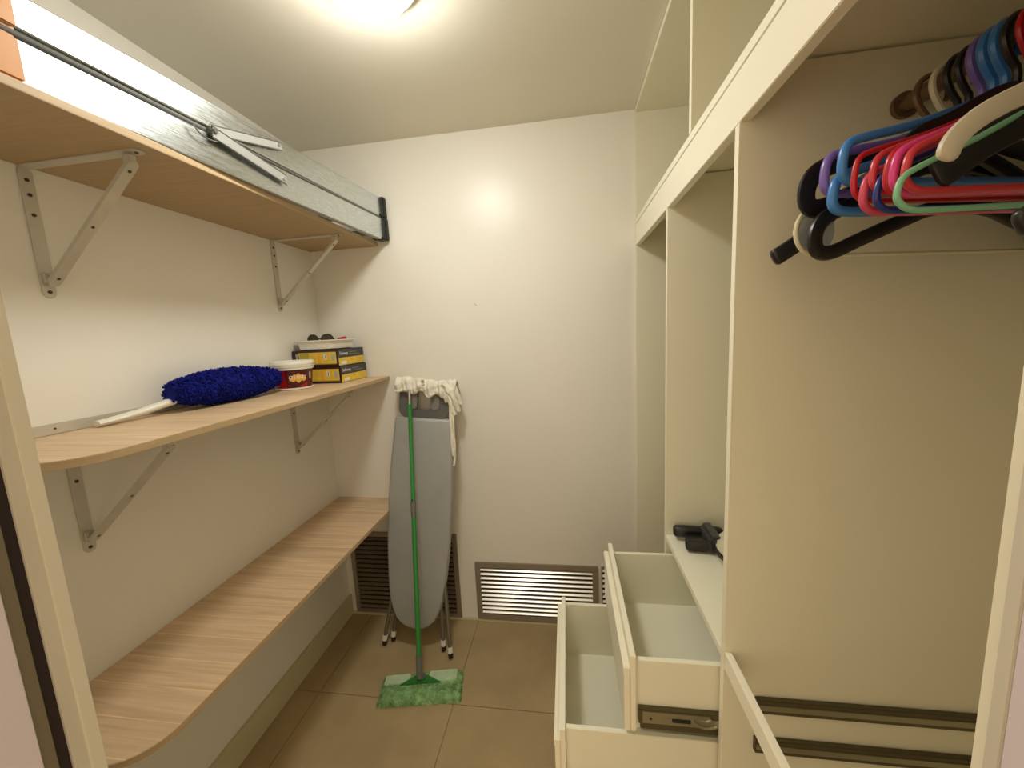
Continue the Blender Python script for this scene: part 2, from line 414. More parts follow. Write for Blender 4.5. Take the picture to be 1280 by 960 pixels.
for i, y in enumerate((.66, .92, 1.18, 1.44, 1.68)):
    f = (y-.5)/1.275; xr = -1.165-.035*f
    bm = B(xr+.003, lx(y, .003), y-.035, y+.035, SZ+.012, SZ+.018, .001)
    for q in range(5): B(xr+.003, lx(y, .003), y-.032+q*.0145, y-.028+q*.0145, SZ+.018, SZ+.020, 0, bm)
    B(xr+.003, lx(y, .003), y-.035, y-.032, SZ+.012, SZ+.040, 0, bm); B(xr+.003, lx(y, .003), y+.032, y+.035, SZ+.012, SZ+.040, 0, bm)
    obj('tread', bm, 'alu', t)
for y in (.80, 1.62):
    f = (y-.5)/1.275; xr = -1.165-.035*f
    obj('rear_crossbar', T([(xr+.003, y, ZU0+.035+f*.006), (lx(y, .006), y, ZU0+.035+f*.006)], .011, 12, r2=.018), 'alu', t, True)
# grey spreader rail lying in the gap between the two frames
obj('spreader_rail', T([(lx(.56)-.006, .56, SZ+lo0+.0080), (lx(.93)-.006, .93, SZ+lo0+.0125)], .0066, 12), 'gapgrey', t, True)
obj('spreader_rail', T([(lx(1.02)-.006, 1.02, SZ+lo0+.016), (lx(1.76)-.005, 1.755, SZ+lo1+.0045)], .0045, 10), 'aludark', t, True)
def arm(p0, p1, h, name):
    # pressed channel arm: bright web with two darker raised edges
    p0, p1 = Vector(p0), Vector(p1)
    a = obj(name, sweep([p0, p1], [(-.0012, -h/2), (.0012, -h/2), (.0012, h/2), (-.0012, h/2)], up=(0, 0, 1)), 'armgrey', t)
    u = Vector((0, 0, h/2))
    obj('pressed_edge', T([p0+u, p1+u], .0022, 8), 'aludark', a, True); obj('pressed_edge', T([p0-u, p1-u], .0022, 8), 'aludark', a, True)
    obj('rivet', T([p1+Vector((-.002, -.012, 0)), p1+Vector((.004, -.012, 0))], .005, 12), 'alu', a, True)
X_ = lx(1.0)+.006
arm((X_, .925, 2.045), (lx(1.165)+.006, 1.165, 2.108), .022, 'spreader_arm')
arm((X_+.004, .925, 2.039), (lx(1.165)+.010, 1.165, 2.010), .027, 'spreader_arm')
obj('hinge_loop', T(smoothpath([(X_, .875, 2.036), (X_+.003, .885, 2.020), (X_+.003, .905, 2.015), (X_+.003, .940, 2.020), (X_+.002, .944, 2.040)], 2), .0016, 8), 'aludark', t, True)
obj('hinge_pin', T([(X_-.012, .930, 2.043), (X_+.010, .930, 2.043)], .006, 14), 'aludark', t, True)
# black feet at the far end, orange cap at the near end
def cap(x, z, h, s):
    bm = B(x-s*.034, x+s*.014, 1.764, D-.010, z-.0035 if z > SZ+.02 else z-.0004, z+h+.003, .004)
    B(x-s*.045, x+s*.001, 1.742, 1.766, z-.002 if z > SZ+.02 else z, z+.010, .002, bm)
    return bm
for (x, z, h, s) in ((XFAR, SZ, lo1, 1), (XFAR-.002, ZU1, hi1, 1), (-1.200, SZ, lo1, -1), (-1.198, ZU1, hi1, -1)):
    obj('foot_cap', cap(x, z, h, s), 'blackrub', t)
bm = B(-1.172, XN+.011, .42, .597, SZ+.0002, SZ+lo0+.002, .006)
obj('top_cap', bm, 'orange', t)
obj('top_cap', B(-1.172, XN+.010, .42, .600, ZU0-.004, ZU0+hi0+.006, .006), 'orange', t)

# ------------------------------------------------------------------ wardrobe on the right
TH = .018
Y1, Y2 = .775, 1.258
W = thing('built_in_wardrobe', 'cream built-in open wardrobe with drawers and hanging bay on the right', 'wardrobe', (XF, 1.04, 0))
E_ = lambda x0, x1, y0, y1, z0, z1, b=.0012: B(x0, x1, y0, y1, z0, z1, b)
def panel(name, x0, x1, y0, y1, z0, z1, m='cab', edge=True):
    o = obj(name, E_(x0, x1, y0, y1, z0, z1), m, W)
    return o
panel('side_panel', XF, XB-.001, D-TH, D-.0005, .0, H-.001)
panel('side_panel', XF, XB-.001, .292, .292+TH, .0, H-.001)
panel('divider', XF+.0005, XB-.008, Y1, Y1+TH, .0, 1.938)
panel('divider', XF+.0005, XB-.008, Y2, Y2+TH, .0, 1.938)
panel('back_panel', XB-.008, XB-.001, .292+TH, D-TH, .0, H-.001)
panel('upper_bottom_board', XF, XB-.008, .292+TH, D-TH, 1.942, 1.962, 'cabedge')
panel('header_rail', XF-.0005, XF+.0185, .292+TH, D-TH, 1.852, 1.9385, 'cabedge')
panel('upper_top_board', XF, XB-.008, .292+TH, D-TH, H-.020, H-.001, 'cabedge')
panel('upper_divider', XF+.0005, XB-.008, 1.045, 1.045+TH, 1.962, H-.020)
panel('shelf_board', XF+.0005, XB-.008, Y1+TH, Y2, .7965, .8145, 'drawer')
panel('plinth', XF+.03, XF+.048, .292+TH, D-TH, 0, .08)
for (a, b, c, d_) in ((Y1+.0005, Y1+TH-.0005, XF, 1.852), (Y2+.0005, Y2+TH-.0005, XF, 1.852)):
    obj('edge_band', E_(XF-.0006, XF+.0008, a, b, .0, 1.8515, .0002), 'cabedge', W)
obj('edge_band', E_(XF-.0006, XF+.0008, 1.0455, 1.0625, 1.9625, H-.0205, .0002), 'cabedge', W)
obj('edge_band', E_(XF-.0008, XF+.0008, Y1+TH, Y2, .797, .814, .0002), 'cabedge', W)
obj('front_bar', E_(XF, XF+.014, .292+TH, Y1, .783, .822, .001), 'cabedge', W)
# bare drawer slides on the divider face in the hanging bay
for z in (.708, .612):
    s = obj('drawer_slide', E_(XF+.062, XB-.03, Y1-.0115, Y1-.0005, z-.016, z+.016, .001), 'slidedark', W)
    obj('inner_track', E_(XF+.064, XB-.032, Y1-.0130, Y1-.0113, z-.007, z+.006, .0005), 'slide', s)
# hanging rod
RX, RZ, RR = .560, 1.846, .0125
rod = obj('hanging_rod', T([(RX, .292+TH+.001, RZ), (RX, Y1-.001, RZ)], RR, 20), 'rail', W, True)
for y0, y1 in ((Y1-.008, Y1-.0005), (.3105, .318)):
    obj('rod_flange', T([(RX, y0, RZ), (RX, y1, RZ)], .020, 28), 'rail', rod, True)
# pulled out drawers
def drawer(xf, zt, zb, xback, zbox_t, zbox_b, lab):
    ya, yb = Y1+TH+.001, Y2-.001
    t0, t1 = .012, .0255
    # box
    s0, s1 = ya+.014, yb-.014
    bx = B(xf+.0005, xback, s0, s0+.012, zbox_b+.024, zbox_t, .001)
    B(xf+.0005, xback, s0+.0085, s0+.012, zbox_b-.006, zbox_b+.024, 0, bx)
    B(xf+.0005, xback, s1-.012, s1, zbox_b-.012, zbox_t, .001, bx)
    B(xback-.012, xback, s0+.012, s1-.012, zbox_b-.012, zbox_t, .001, bx)
    B(xf+.0005, xback-.012, s0+.012, s1-.012, zbox_b-.006, zbox_b, 0, bx)
    dr = obj('drawer', bx, 'drawer', W, label=lab)
    # front: tall inner leaf and a lower outer leaf, giving the finger-pull step along the top
    fr = B(xf-.013, xf, ya, yb, zb, zt, .0012)
    B(xf-.026, xf-.0125, ya, yb, zb, zt-.030, .0012, fr)
    obj('drawer_front', fr, 'cabedge', dr)
    # lip bead on the outer leaf
    obj('pull_lip', B(xf-.0275, xf-.0155, ya-.0005, yb+.0005, zt-.052, zt-.0275, .003), 'cabedge', dr)
    # near slide
    obj('lower_runner', B(xf+.012, xback-.002, s0+.002, s0+.0085, zbox_b-.002, zbox_b+.0235, .001), 'slidedark', dr)
    z0, z1 = zbox_b+.028, zbox_b+.066
    sl = obj('drawer_slide', B(xf+.006, XF+.08, ya+.001, ya+.0135, z0, z1, .001), 'slidedark', dr)
    obj('slide_member', B(xf+.014, xf+.16, ya-.0003, ya+.0012, z0+.004, z1-.004, .0005), 'slide', sl)
    obj('slide_member', B(xf+.16, XF+.02, ya-.0003, ya+.0012, z0+.006, z1-.012, .0005), 'slide', sl)
    obj('slide_slot', B(xf+.078, xf+.118, ya-.0010, ya-.0002, z0+.012, z0+.022, .0003), 'black', sl)
    lat = T(smoothpath([(xf+.122, ya-.0015, z0+.023), (xf+.135, ya-.0015, z0+.010), (xf+.150, ya-.0015, z0+.006), (xf+.172, ya-.0015, z0+.012)], 1), .003, 8)
    l2 = T(smoothpath([(xf+.135, ya-.0015, z0+.027), (xf+.150, ya-.0015, z0+.022), (xf+.160, ya-.0015, z0+.030)], 1), .0025, 8)
    obj('slide_latch', l2, 'slide', sl, True)
    obj('slide_stop', B(xf+.068, xf+.076, ya-.0012, ya, z0+.014, z0+.024, .0005), 'slide', sl)
    obj('slide_latch', lat, 'slide', sl, True)
    obj('slide_screw', T([(xf+.032, ya-.0016, z0+.017), (xf+.032, ya, z0+.017)], .003, 10), 'screw', sl, True)
    obj('far_slide', B(xf+.006, XF+.08, yb-.0135, yb-.001, z0, z1, .001), 'slidedark', dr)
drawer(.133, .779, .585, .60, .757, .578, 'upper pulled-out drawer of the wardrobe')
drawer(-.030, .571, .375, .44, .560, .370, 'lower drawer, pulled out furthest')

# ------------------------------------------------------------------ cookware with black handles on the white shelf
t = thing('round_cooking_appliance', 'round cream appliance with two black handles on the white shelf above the drawers', 'appliance', (.50, 1.10, .8145))
C0 = Vector((.530, 1.105, 0))
obj('lower_body', lathe([(0, .8150), (.085, .8150), (.106, .821), (.116, .836), (.114, .844), (0, .844)], 44, (C0.x, C0.y, 0)), 'panbody', t, True)
obj('rim', lathe([(.112, .844), (.121, .846), (.121, .854), (.112, .856), (.0, .856), (0, .844)], 44, (C0.x, C0.y, 0)), 'black', t, True)
obj('upper_body', lathe([(.114, .8565), (.110, .866), (.088, .876), (0, .881)], 44, (C0.x, C0.y, 0)), 'panbody', t, True)
def handle(p0, p1, h, wd, nm='handle'):
    pts = [Vector(p0).lerp(Vector(p1), q) for q in (0, .02, .06, .3, .6, .9, .97, 1)]
    sc = [.55, .8, 1, 1, .95, 1, .9, .7]
    rd = [circ(1, 16) for _ in pts]
    def sec(f):
        k = sc[min(7, int(round(f*7)))]
        return [(math.copysign(abs(math.cos(a))**.6, math.cos(a))*wd/2*k, math.copysign(abs(math.sin(a))**.6, math.sin(a))*h/2*k) for a in [2*PI*i/16 for i in range(16)]]
    return obj(nm, sweep(pts, sec, up=(0, 0, 1)), 'black', t, True)
handle((.326, 1.232, .843), (.47, 1.215, .848), .036, .030)
handle((.345, 1.170, .8335), (.45, 1.150, .842), .034, .036)
bm = B(.405, .445, 1.130, 1.236, .824, .876, .010)
obj('hinge_block', bm, 'pangrey', t, True)

# ------------------------------------------------------------------ vents on the back wall
def vent(label, x0, x1, z0, z1, n, sm, bd=.028):
    t = thing('wall_vent', label, 'vent', ((x0+x1)/2, D, z0))
    y1, yf = D-.0004, D-.012
    bm = B(x0, x1, yf, y1, z1-bd, z1, .002); B(x0, x1, yf, y1, z0, z0+bd, .002, bm)
    B(x0, x0+bd, yf, y1, z0+bd-.002, z1-bd+.002, .001, bm); B(x1-bd, x1, yf, y1, z0+bd-.002, z1-bd+.002, .001, bm)
    obj('frame', bm, 'ventframe', t)
    obj('backing', B(x0+bd-.002, x1-bd+.002, D-.0022, D-.0006, z0+bd-.002, z1-bd+.002), 'dark', t)
    me = None; pitch = (z1-z0-2*bd)/n
    for i in range(n):
        z = z0+bd+pitch*(i+.5)
        if me is None:
            q = bmesh.new()
            pts = [(-.0045, -.0035), (-.0052, -.0015), (.0042, .0040), (.0045, .0025), (-.0030, -.0045)]
            L = x1-x0-2*bd+.002
            q = sweep([(-L/2, 0, 0), (L/2, 0, 0)], [(a, b*1.4) for a, b in pts], up=(0, 0, 1))
            q.transform(Matrix.Translation(WL[t.name])); o = obj('slat', q, sm, t); me = o.data
        else:
            o = bpy.data.objects.new('slat', me); COL.objects.link(o); o.parent = t
        o.location = ((x0+x1)/2-WL[t.name].x, D-.0075-WL[t.name].y, z-WL[t.name].z)
    return t
vent('wide wall vent with bright silver slats between ironing board and drawers', -.504, .121, .018, .337, 11, 'slat')
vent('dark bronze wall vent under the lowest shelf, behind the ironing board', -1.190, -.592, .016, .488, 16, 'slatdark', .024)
vent('silver wall vent partly hidden behind the open drawers', .137, .308, .018, .337, 11, 'slat', .006)

# ------------------------------------------------------------------ ironing board leaning on the back wall
t = thing('ironing_board', 'grey ironing board standing upright against the back wall under a rag', 'ironing board', (-.74, 1.66, 0))
# board plane: local (u across, v up along board), tilt back to the wall
vdir = Vector((.075, .132, 1.0)).normalized(); udir = Vector((1, 0, -.075)).normalized(); ndir = udir.cross(vdir).normalized()
if ndir.y > 0: ndir = -ndir            # faces the room
udir = vdir.cross(ndir).normalized(); udir = udir if udir.x > 0 else -udir
O_ = Vector((-.765, 1.583, .112))
MB_ = Matrix(((udir.x, vdir.x, ndir.x, O_.x), (udir.y, vdir.y, ndir.y, O_.y), (udir.z, vdir.z, ndir.z, O_.z), (0, 0, 0, 1)))
half = [(0, 0), (.035, .004), (.065, .018), (.092, .045), (.113, .085), (.128, .135), (.139, .20), (.147, .29), (.154, .40), (.157, .54), (.157, .68), (.153, .80), (.146, .90), (.141, .985), (.139, 1.020)]
outl = [(a, b) for a, b in half]+[(-a, b) for a, b in half[::-1] if a > 0]
bm = bmesh.new()
def ringm(sc, off):
    vs = []
    for a, b in outl:
        c = Vector((0, .5)); p = Vector((a, b))
        q = Vector((a*(1-sc/.15), b+(sc if b < .5 else -sc)*(1 if (b < .03 or b > 1.0) else .3)))
        vs.append(bm.verts.new((q.x, q.y, off)))
    return vs
rr = [ringm(.010, -.030), ringm(0, -.022), ringm(0, -.006), ringm(.004, -.001), ringm(.014, .0015)]
for a, b in zip(rr, rr[1:]):
    k = len(a)
    for j in range(k): bm.faces.new((a[j], a[(j+1) % k], b[(j+1) % k], b[j]))
bm.faces.new(rr[0][::-1]); bm.faces.new(rr[-1])
obj('padded_cover', bm, 'cover', t, True, matrix=MB_)
obj('hem', T([Vector((a*1.0, b, -.020)) for a, b in outl], .0035, 6, closed=True), 'cover', t, True, matrix=MB_)
# iron rest
def rr_rect(x0, x1, y0, y1, r, n=5):
    pts = []
    for cx, cy_, a0 in ((x1-r, y0+r, -PI/2), (x1-r, y1-r, 0), (x0+r, y1-r, PI/2), (x0+r, y0+r, PI)):
        for i in range(n+1): a = a0+PI/2*i/n; pts.append((cx+r*math.cos(a), cy_+r*math.sin(a)))
    return pts
RV0, RV1 = 1.018, 1.190
def U_shape(W2, gap, v0, v1, base, r):
    pts = []
    for i in range(7): a = PI+PI/2*i/6; pts.append((-W2+r+r*math.cos(a), v0+r+r*math.sin(a)))
    for i in range(7): a = -PI/2+PI/2*i/6; pts.append((W2-r+r*math.cos(a), v0+r+r*math.sin(a)))
    pts += [(W2, v1), (gap, v1)]
    r2 = .012
    for i in range(5): a = -PI/2*i/4; pts.append((gap-r2+r2*math.cos(a), v0+base+r2+r2*math.sin(a)))
    for i in range(5): a = -PI/2-PI/2*i/4; pts.append((-gap+r2+r2*math.cos(a), v0+base+r2+r2*math.sin(a)))
    pts += [(-gap, v1), (-W2, v1)]
    return pts
obj('iron_rest', prism(U_shape(.126, .072, RV0, RV1, .040, .045), -.026, -.014, bev=.002), 'rest', t, True, matrix=MB_)
for s in (-1, 1):
    x0, x1 = (-.076, -.034) if s < 0 else (.034, .076)
    obj('rest_pad', prism(rr_rect(x0, x1, RV0+.045, RV1, .012), -.027, -.010, bev=.0025), 'pad', t, True, matrix=MB_)
obj('rest_frame', T([Vector(p) for p in [(-.105, .97, -.036), (-.105, RV1-.01, -.036), (.105, RV1-.01, -.036), (.105, .97, -.036)]], .008, 10), 'legs', t, True, matrix=MB_)
# folded legs behind the board; the feet stand on the floor
def leg(xf_, yf_, top, lab=None):
    p1 = Vector((xf_, yf_, .022)); p0 = MB_ @ Vector(top)
    mid = p1.lerp(p0, .3)
    l = obj('leg', T([p0, mid, p1+Vector((0, 0, .004))], .0095, 12, r2=.0095), 'legs', t, True)
    d = (p0-p1).normalized()
    obj('white_foot', T([p1+d*.034, p1+d*.008], .0125, 14), 'whitecap', l, True)
    obj('foot_tip', T([p1+d*.0085, (p1.x, p1.y, .0065)], .0110, 14), 'blackrub', l, True)
leg(-.936, 1.600, (-.070, .62, -.060)); leg(-.903, 1.628, (-.058, .55, -.075))
leg(-.628, 1.590, (.060, .55, -.075)); leg(-.582, 1.552, (.072, .62, -.060))
obj('leg_crossbar', T([MB_ @ Vector((-.075, .60, -.060)), MB_ @ Vector((.075, .60, -.060))], .009, 10), 'legs', t, True)

# ------------------------------------------------------------------ rag over the top of the board
t = thing('cotton_rag', 'off-white crumpled cotton rag draped over the top of the ironing board', 'rag', (-.66, 1.76, 1.30))
rn = random.Random(3)
bm = bmesh.new()
NU, NV = 70, 22
def rest_pt(u, v, n): return MB_ @ Vector((u, v, n))
grid = []
for i in range(NU+1):
    fu = i/NU; u = -.142+.300*fu
    row = []
    drop_f = .052+.012*math.sin(fu*9)+.010*math.sin(fu*23+1)+(.020 if fu > .82 else 0)-.018*math.exp(-((fu-.45)/.10)**2)*0
    drop_f += .022*math.exp(-((fu-.55)/.16)**2)
    for j in range(NV+1):
        fv = j/NV
        # profile: front hem -> up -> over the top -> down behind
        if fv < .5:
            g = fv/.5; v = RV1+.006-drop_f*(1-g)+.010*math.sin(g*PI/2); n = .004+.020*math.sin(g*PI)*.6-.012*g
        else:
            g = (fv-.5)/.5; v = RV1+.016-.05*g; n = -.010-.042*math.sin(g*PI/2)
        wv = .006*math.sin(fu*34+fv*3)+.004*math.sin(fu*71+fv*9+2)+.003*math.sin(fu*13-fv*21)
        if fv > .45: wv = min(wv, .004)*.6
        v += .006*math.sin(fu*6+.5)+.003*math.sin(fu*31+fv*5)
        row.append(bm.verts.new(rest_pt(u, v, n+wv)))
    grid.append(row)
for i in range(NU):
    for j in range(NV): bm.faces.new((grid[i][j], grid[i+1][j], grid[i+1][j+1], grid[i][j+1]))
rag = obj('cloth', bm, 'rag', t, True)
md = rag.modifiers.new('thick', 'SOLIDIFY'); md.thickness = .004; md.offset = 1
# bunched side folds and hanging strings on the right
def fold(pts, r0, r1, n=9):
    P = smoothpath([rest_pt(*p) for p in pts], 2); k = len(P)
    b = bmesh.new(); rings = []
    return sweep(P, lambda f: [(q[0]*(1+.25*math.sin(f*19+q[1]*900)), q[1]) for q in circ(r0+(r1-r0)*f, n)])
bm = fold([(.100, 1.190, .004), (.125, 1.170, .014), (.150, 1.130, .012), (.168, 1.090, .004), (.176, 1.062, .000)], .018, .010)
join(bm, fold([(.120, 1.205, -.006), (.150, 1.175, .000), (.170, 1.130, -.006), (.186, 1.095, -.006)], .016, .007))
join(bm, fold([(.120, 1.160, .004), (.136, 1.11, .002), (.146, 1.07, .000), (.160, 1.045, -.004)], .016, .008))
obj('bunched_corner', bm, 'rag', t, True)
bm = fold([(.126, 1.150, .000), (.138, 1.05, -.002), (.145, .95, -.006), (.152, .88, -.008), (.158, .850, -.008)], .009, .006)
join(bm, fold([(.140, 1.150, -.004), (.147, 1.05, -.008), (.150, .97, -.012), (.160, .90, -.014)], .008, .004))
join(bm, fold([(.132, 1.10, -.006), (.143, 1.0, -.010), (.160, .90, -.012), (.163, .83, -.012), (.160, .80, -.012)], .006, .005))
obj('hanging_strip', bm, 'rag', t, True)
obj('brown_stain_tag', prism(rr_rect(-.006, .010, 1.188, 1.204, .005), .0215, .0235), 'tagbrown', t, matrix=MB_)

# ------------------------------------------------------------------ flat mop
t = thing('flat_mop', 'green-handled flat mop with a fluffy green pad leaning on the ironing board', 'mop', (-.66, 1.39, 0))
P0, P1 = Vector((-.672, 1.402, .070)), Vector((-.739, 1.705, 1.262))
pd = (P1-P0).normalized(); PL = (P1-P0).length
at = lambda z: P0+pd*((z-P0.z)/pd.z)
obj('pole', T([at(.13), at(.715)], .0105, 16), 'green', t, True)
obj('pole', T([at(.765), at(1.195)], .0092, 16), 'green', t, True)
obj('pole_tip', T([at(1.195), at(1.262)], .0065, 14), 'chrome', t, True)
obj('pole_joint', T([at(.700), at(.768)], .0120, 16), 'greyj', t, True)
q = at(.775)+Vector((0, -.009, 0))
obj('lock_button', T([q, q+Vector((0, -.0035, 0))], .0035, 10), 'black', t, True)
obj('pole_socket', T([at(.048), at(.135)], .0135, 16), 'greyj', t, True)
mz = Matrix.Translation(Vector((-.660, 1.385, 0))) @ Matrix.Rotation(math.radians(11), 4, 'Z')
# fluffy pad: noisy rounded slab
bm = bmesh.new(); NXX, NYY = 110, 44
gv = []
rn = random.Random(11)
def pad_h(a, b):   # a,b in -1..1
    e = (1-min(1, abs(a))**8)*(1-min(1, abs(b))**5)
    return .002+.030*e**.45
for i in range(NXX+1):
    r = []
    for j in range(NYY+1):
        a, b = -1+2*i/NXX, -1+2*j/NYY
        x = a*.172+.004*math.sin(b*11+i*.2)*abs(a); y = b*.066-(.010*(1+a)*.5 if b < 0 else 0)+.003*math.sin(a*25)*abs(b)
        z = pad_h(a, b)+rn.uniform(-.0028, .0035)*(1 if abs(b) < .98 else 0)
        r.append(bm.verts.new((x, y, max(.0006, z))))
    gv.append(r)
for i in range(NXX):
    for j in range(NYY): bm.faces.new((gv[i][j], gv[i+1][j], gv[i+1][j+1], gv[i][j+1]))
ed = [e for e in bm.edges if e.is_boundary]
ret = bmesh.ops.extrude_edge_only(bm, edges=ed)
for v in [g for g in ret['geom'] if isinstance(g, bmesh.types.BMVert)]: v.co.z = .0003
obj('microfibre_pad', bm, 'mopgreen', t, True, matrix=mz)
# fringe of short tufts around the pad and over its front half
bm = bmesh.new()
for k in range(1500):
    if k < 500:
        e = rn.random()*4
        if e < 1: x, y = rn.uniform(-.172, .172), -.070
        elif e < 2: x, y = rn.uniform(-.172, .172), .064
        elif e < 3: x, y = -.171, rn.uniform(-.066, .06)
        else: x, y = .172, rn.uniform(-.07, .06)
        z = rn.uniform(.003, .018)
    else:
        x, y = rn.uniform(-.168, .168), rn.uniform(-.070, -.004); z = pad_h(x/.172, y/.07)-.002
    d = Vector((x*.2+rn.uniform(-1, 1)*.5, y*8+rn.uniform(-.6, .3), rn.uniform(.1, 1.0))).normalized()*rn.uniform(.006, .011)
    p = Vector((x, y, z)); s = d.cross(Vector((rn.uniform(-1, 1), rn.uniform(-1, 1), 1))).normalized()*.0016; s2 = d.cross(s).normalized()*.0016
    vs = [bm.verts.new(p+s), bm.verts.new(p-s*.5+s2), bm.verts.new(p-s*.5-s2)]; tt = bm.verts.new(Vector((p.x+d.x, p.y+d.y, max(.001, p.z+d.z))))
    for a in range(3): bm.faces.new((vs[a], vs[(a+1) % 3], tt))
f = obj('fringe', bm, 'mopgreen', t, matrix=mz)
# pale pockets and the green plate
def slab(x0, x1, y0, y1, z0, z1): return prism(rr_rect(x0, x1, y0, y1, .008, 3), z0, z1, bev=.002)
obj('pocket', slab(-.160, -.052, .004, .050, .026, .0375), 'moppale', t, True, matrix=mz)
obj('pocket', slab(.030, .152, .000, .054, .026, .0385), 'moppale', t, True, matrix=mz)
obj('mop_plate', prism([(-.090, -.004), (.080, -.004), (.022, .034), (-.030, .036)], .030, .0405, bev=.002), 'greenplate', t, True, matrix=mz)
obj('swivel', B(-.018, .014, .004, .032, .040, .058, .005), 'greyj', t, True, matrix=mz)

# ------------------------------------------------------------------ duster on the middle shelf
SM = 1.3205
t = thing('microfibre_duster', 'fluffy dark blue microfibre duster with a white handle on the middle shelf', 'duster', (-1.15, 1.18, SM))
A0, A1 = Vector((-1.152, .962, SM+.060)), Vector((-1.133, 1.362, SM+.058))
ax = (A1-A0).normalized(); AL = (A1-A0).length
def rad(f):
    return .065*(math.sin(PI*min(1, max(0, f*.94+.035)))**.42)
core = bmesh.new()
sd = Vector((1, 0, 0)); sd = (sd-ax*sd.dot(ax)).normalized(); up_ = ax.cross(sd).normalized()
if up_.z < 0: up_ = -up_
rings = []
for i in range(25):
    f = i/24; c = A0+ax*AL*f; r = rad(f)*.86
    rings.append([core.verts.new(c+(sd*math.cos(2*PI*j/28)*r*1.0+up_*math.sin(2*PI*j/28)*r*.92)) for j in range(28)])
for a, b in zip(rings, rings[1:]):
    for j in range(28): core.faces.new((a[j], a[(j+1) % 28], b[(j+1) % 28], b[j]))
core.faces.new(rings[0][::-1]); core.faces.new(rings[-1])
hd = obj('duster_head', core, 'blue', t, True)
fb = bmesh.new(); rn = random.Random(5)
for k in range(3600):
    f = rn.random()**.95; th = rn.random()*2*PI; c = A0+ax*AL*f; r = rad(f)*.80
    o = (sd*math.cos(th)+up_*math.sin(th)*.95); p = c+o*r
    dr = (o+ax*rn.uniform(-.7, .5)+Vector((rn.uniform(-.5, .5), rn.uniform(-.5, .5), rn.uniform(-.6, .3)))).normalized()
    L = rn.uniform(.006, .012); p1 = p+dr*L*.6; p2 = p1+(dr+Vector((rn.uniform(-1, 1), rn.uniform(-1, 1), rn.uniform(-1, .6)))*.7).normalized()*L*.5
    for q in (p1, p2): q.z = max(q.z, SM+.003); q.x = max(q.x, XL+.004)
    s = dr.orthogonal().normalized(); s2 = dr.cross(s)
    R3 = []
    for q, rr_ in ((p, .0028), (p1, .0034), (p2, .0020)):
        R3.append([fb.verts.new(q+(s*math.cos(2*PI*j/4)+s2*math.sin(2*PI*j/4))*rr_) for j in range(4)])
    for a, b in zip(R3, R3[1:]):
        for j in range(4): fb.faces.new((a[j], a[(j+1) % 4], b[(j+1) % 4], b[j]))
    fb.faces.new(R3[-1])
cf = obj('chenille_strands', fb, 'blue', t, True); cf['kind'] = 'stuff'
hp = smoothpath([(-1.150, 1.02, SM+.042), (-1.162, .965, SM+.034), (-1.178, .905, SM+.020), (-1.187, .835, SM+.011), (-1.190, .800, SM+.009)], 2)
obj('handle', sweep(hp, lambda f: circ(.0150-.0005*f, 14, .0120-.004*f), up=(0, 0, 1)), 'whitep', t, True)
hh = Vector((-1.187, .822, SM+.0188))
obj('hang_hole', T([hh, hh+Vector((.001, 0, .0014))], .0040, 12), 'printgrey', t, True)

# ------------------------------------------------------------------ red pot with white lid
PX, PY = -1.120, 1.440
t = thing('red_food_pot', 'red round tub with a white lid on the middle shelf', 'tub', (PX, PY, SM))
obj('tub_base', lathe([(0, 0), (.066, 0), (.069, .003), (.069, .007), (.067, .008), (.0, .008)], 48, (PX, PY, SM)), 'whitep', t, True)
obj('tub_body', lathe([(.066, .008), (.0735, .082), (.0735, .084), (0, .084)], 48, (PX, PY, SM)), 'red', t, True)
obj('lid', lathe([(.0735, .080), (.0785, .082), (.0795, .098), (.0815, .101), (.0815, .106), (.0800, .108), (.0800, .112), (.0785, .1145), (.073, .1145), (.071, .1115), (0, .1115)], 56, (PX, PY, SM)), 'whitep', t, True)
obj('lid_ridge', T([(PX+.0808*math.cos(2*PI*i/40), PY+.0808*math.sin(2*PI*i/40), SM+.0935) for i in range(40)], .0012, 6, closed=True), 'whitep', t, True)
def wrap(a0, a1, z0, z1, off, m, name, n=14, shape=None):
    """curved label patch on the tub"""
    b = bmesh.new(); rows = []
    for i in range(n+1):
        f = i/n; a = math.radians(a0+(a1-a0)*f); k = shape(f) if shape else (0, 1); r = []
        for g in (k[0], k[1]):
            z = z0+(z1-z0)*g; rr_ = .066+(z-.008)*.0075/.074+off
            r.append(b.verts.new((PX+rr_*math.cos(a), PY+rr_*math.sin(a), SM+z)))
        rows.append(r)
    for p, q in zip(rows, rows[1:]): b.faces.new((p[0], q[0], q[1], p[1]))
    return obj(name, b, m, t, True)
# angle -90 faces the camera side (-Y)
wrap(-76, 20, .009, .0815, .0004, 'darkred', 'dark_label')
wrap(-66, -14, .024, .072, .0008, 'gold', 'gold_print', 20, lambda f: (.30-.22*math.sin(f*PI)*abs(math.sin(f*9)), .55+.35*math.sin(f*PI)-.10*abs(math.sin(f*12))))
wrap(-34, -10, .012, .028, .0009, 'red', 'red_print', 10, lambda f: (0, .3+.7*f))
wrap(0, 6, .040, .068, .0009, 'printwhite', 'white_print', 4)
for k, ch in enumerate('CHUTNEY'):
    a = math.radians(-61+k*7.2); z = .050; r_ = .0715
    m_ = Matrix.Translation(Vector((PX+r_*math.cos(a), PY+r_*math.sin(a), SM+z))) @ Matrix.Rotation(a+PI/2, 4, 'Z') @ Matrix.Rotation(PI/2, 4, 'X')
    text_mesh(ch, .017 if k else .021, m_, 'printwhite', t)

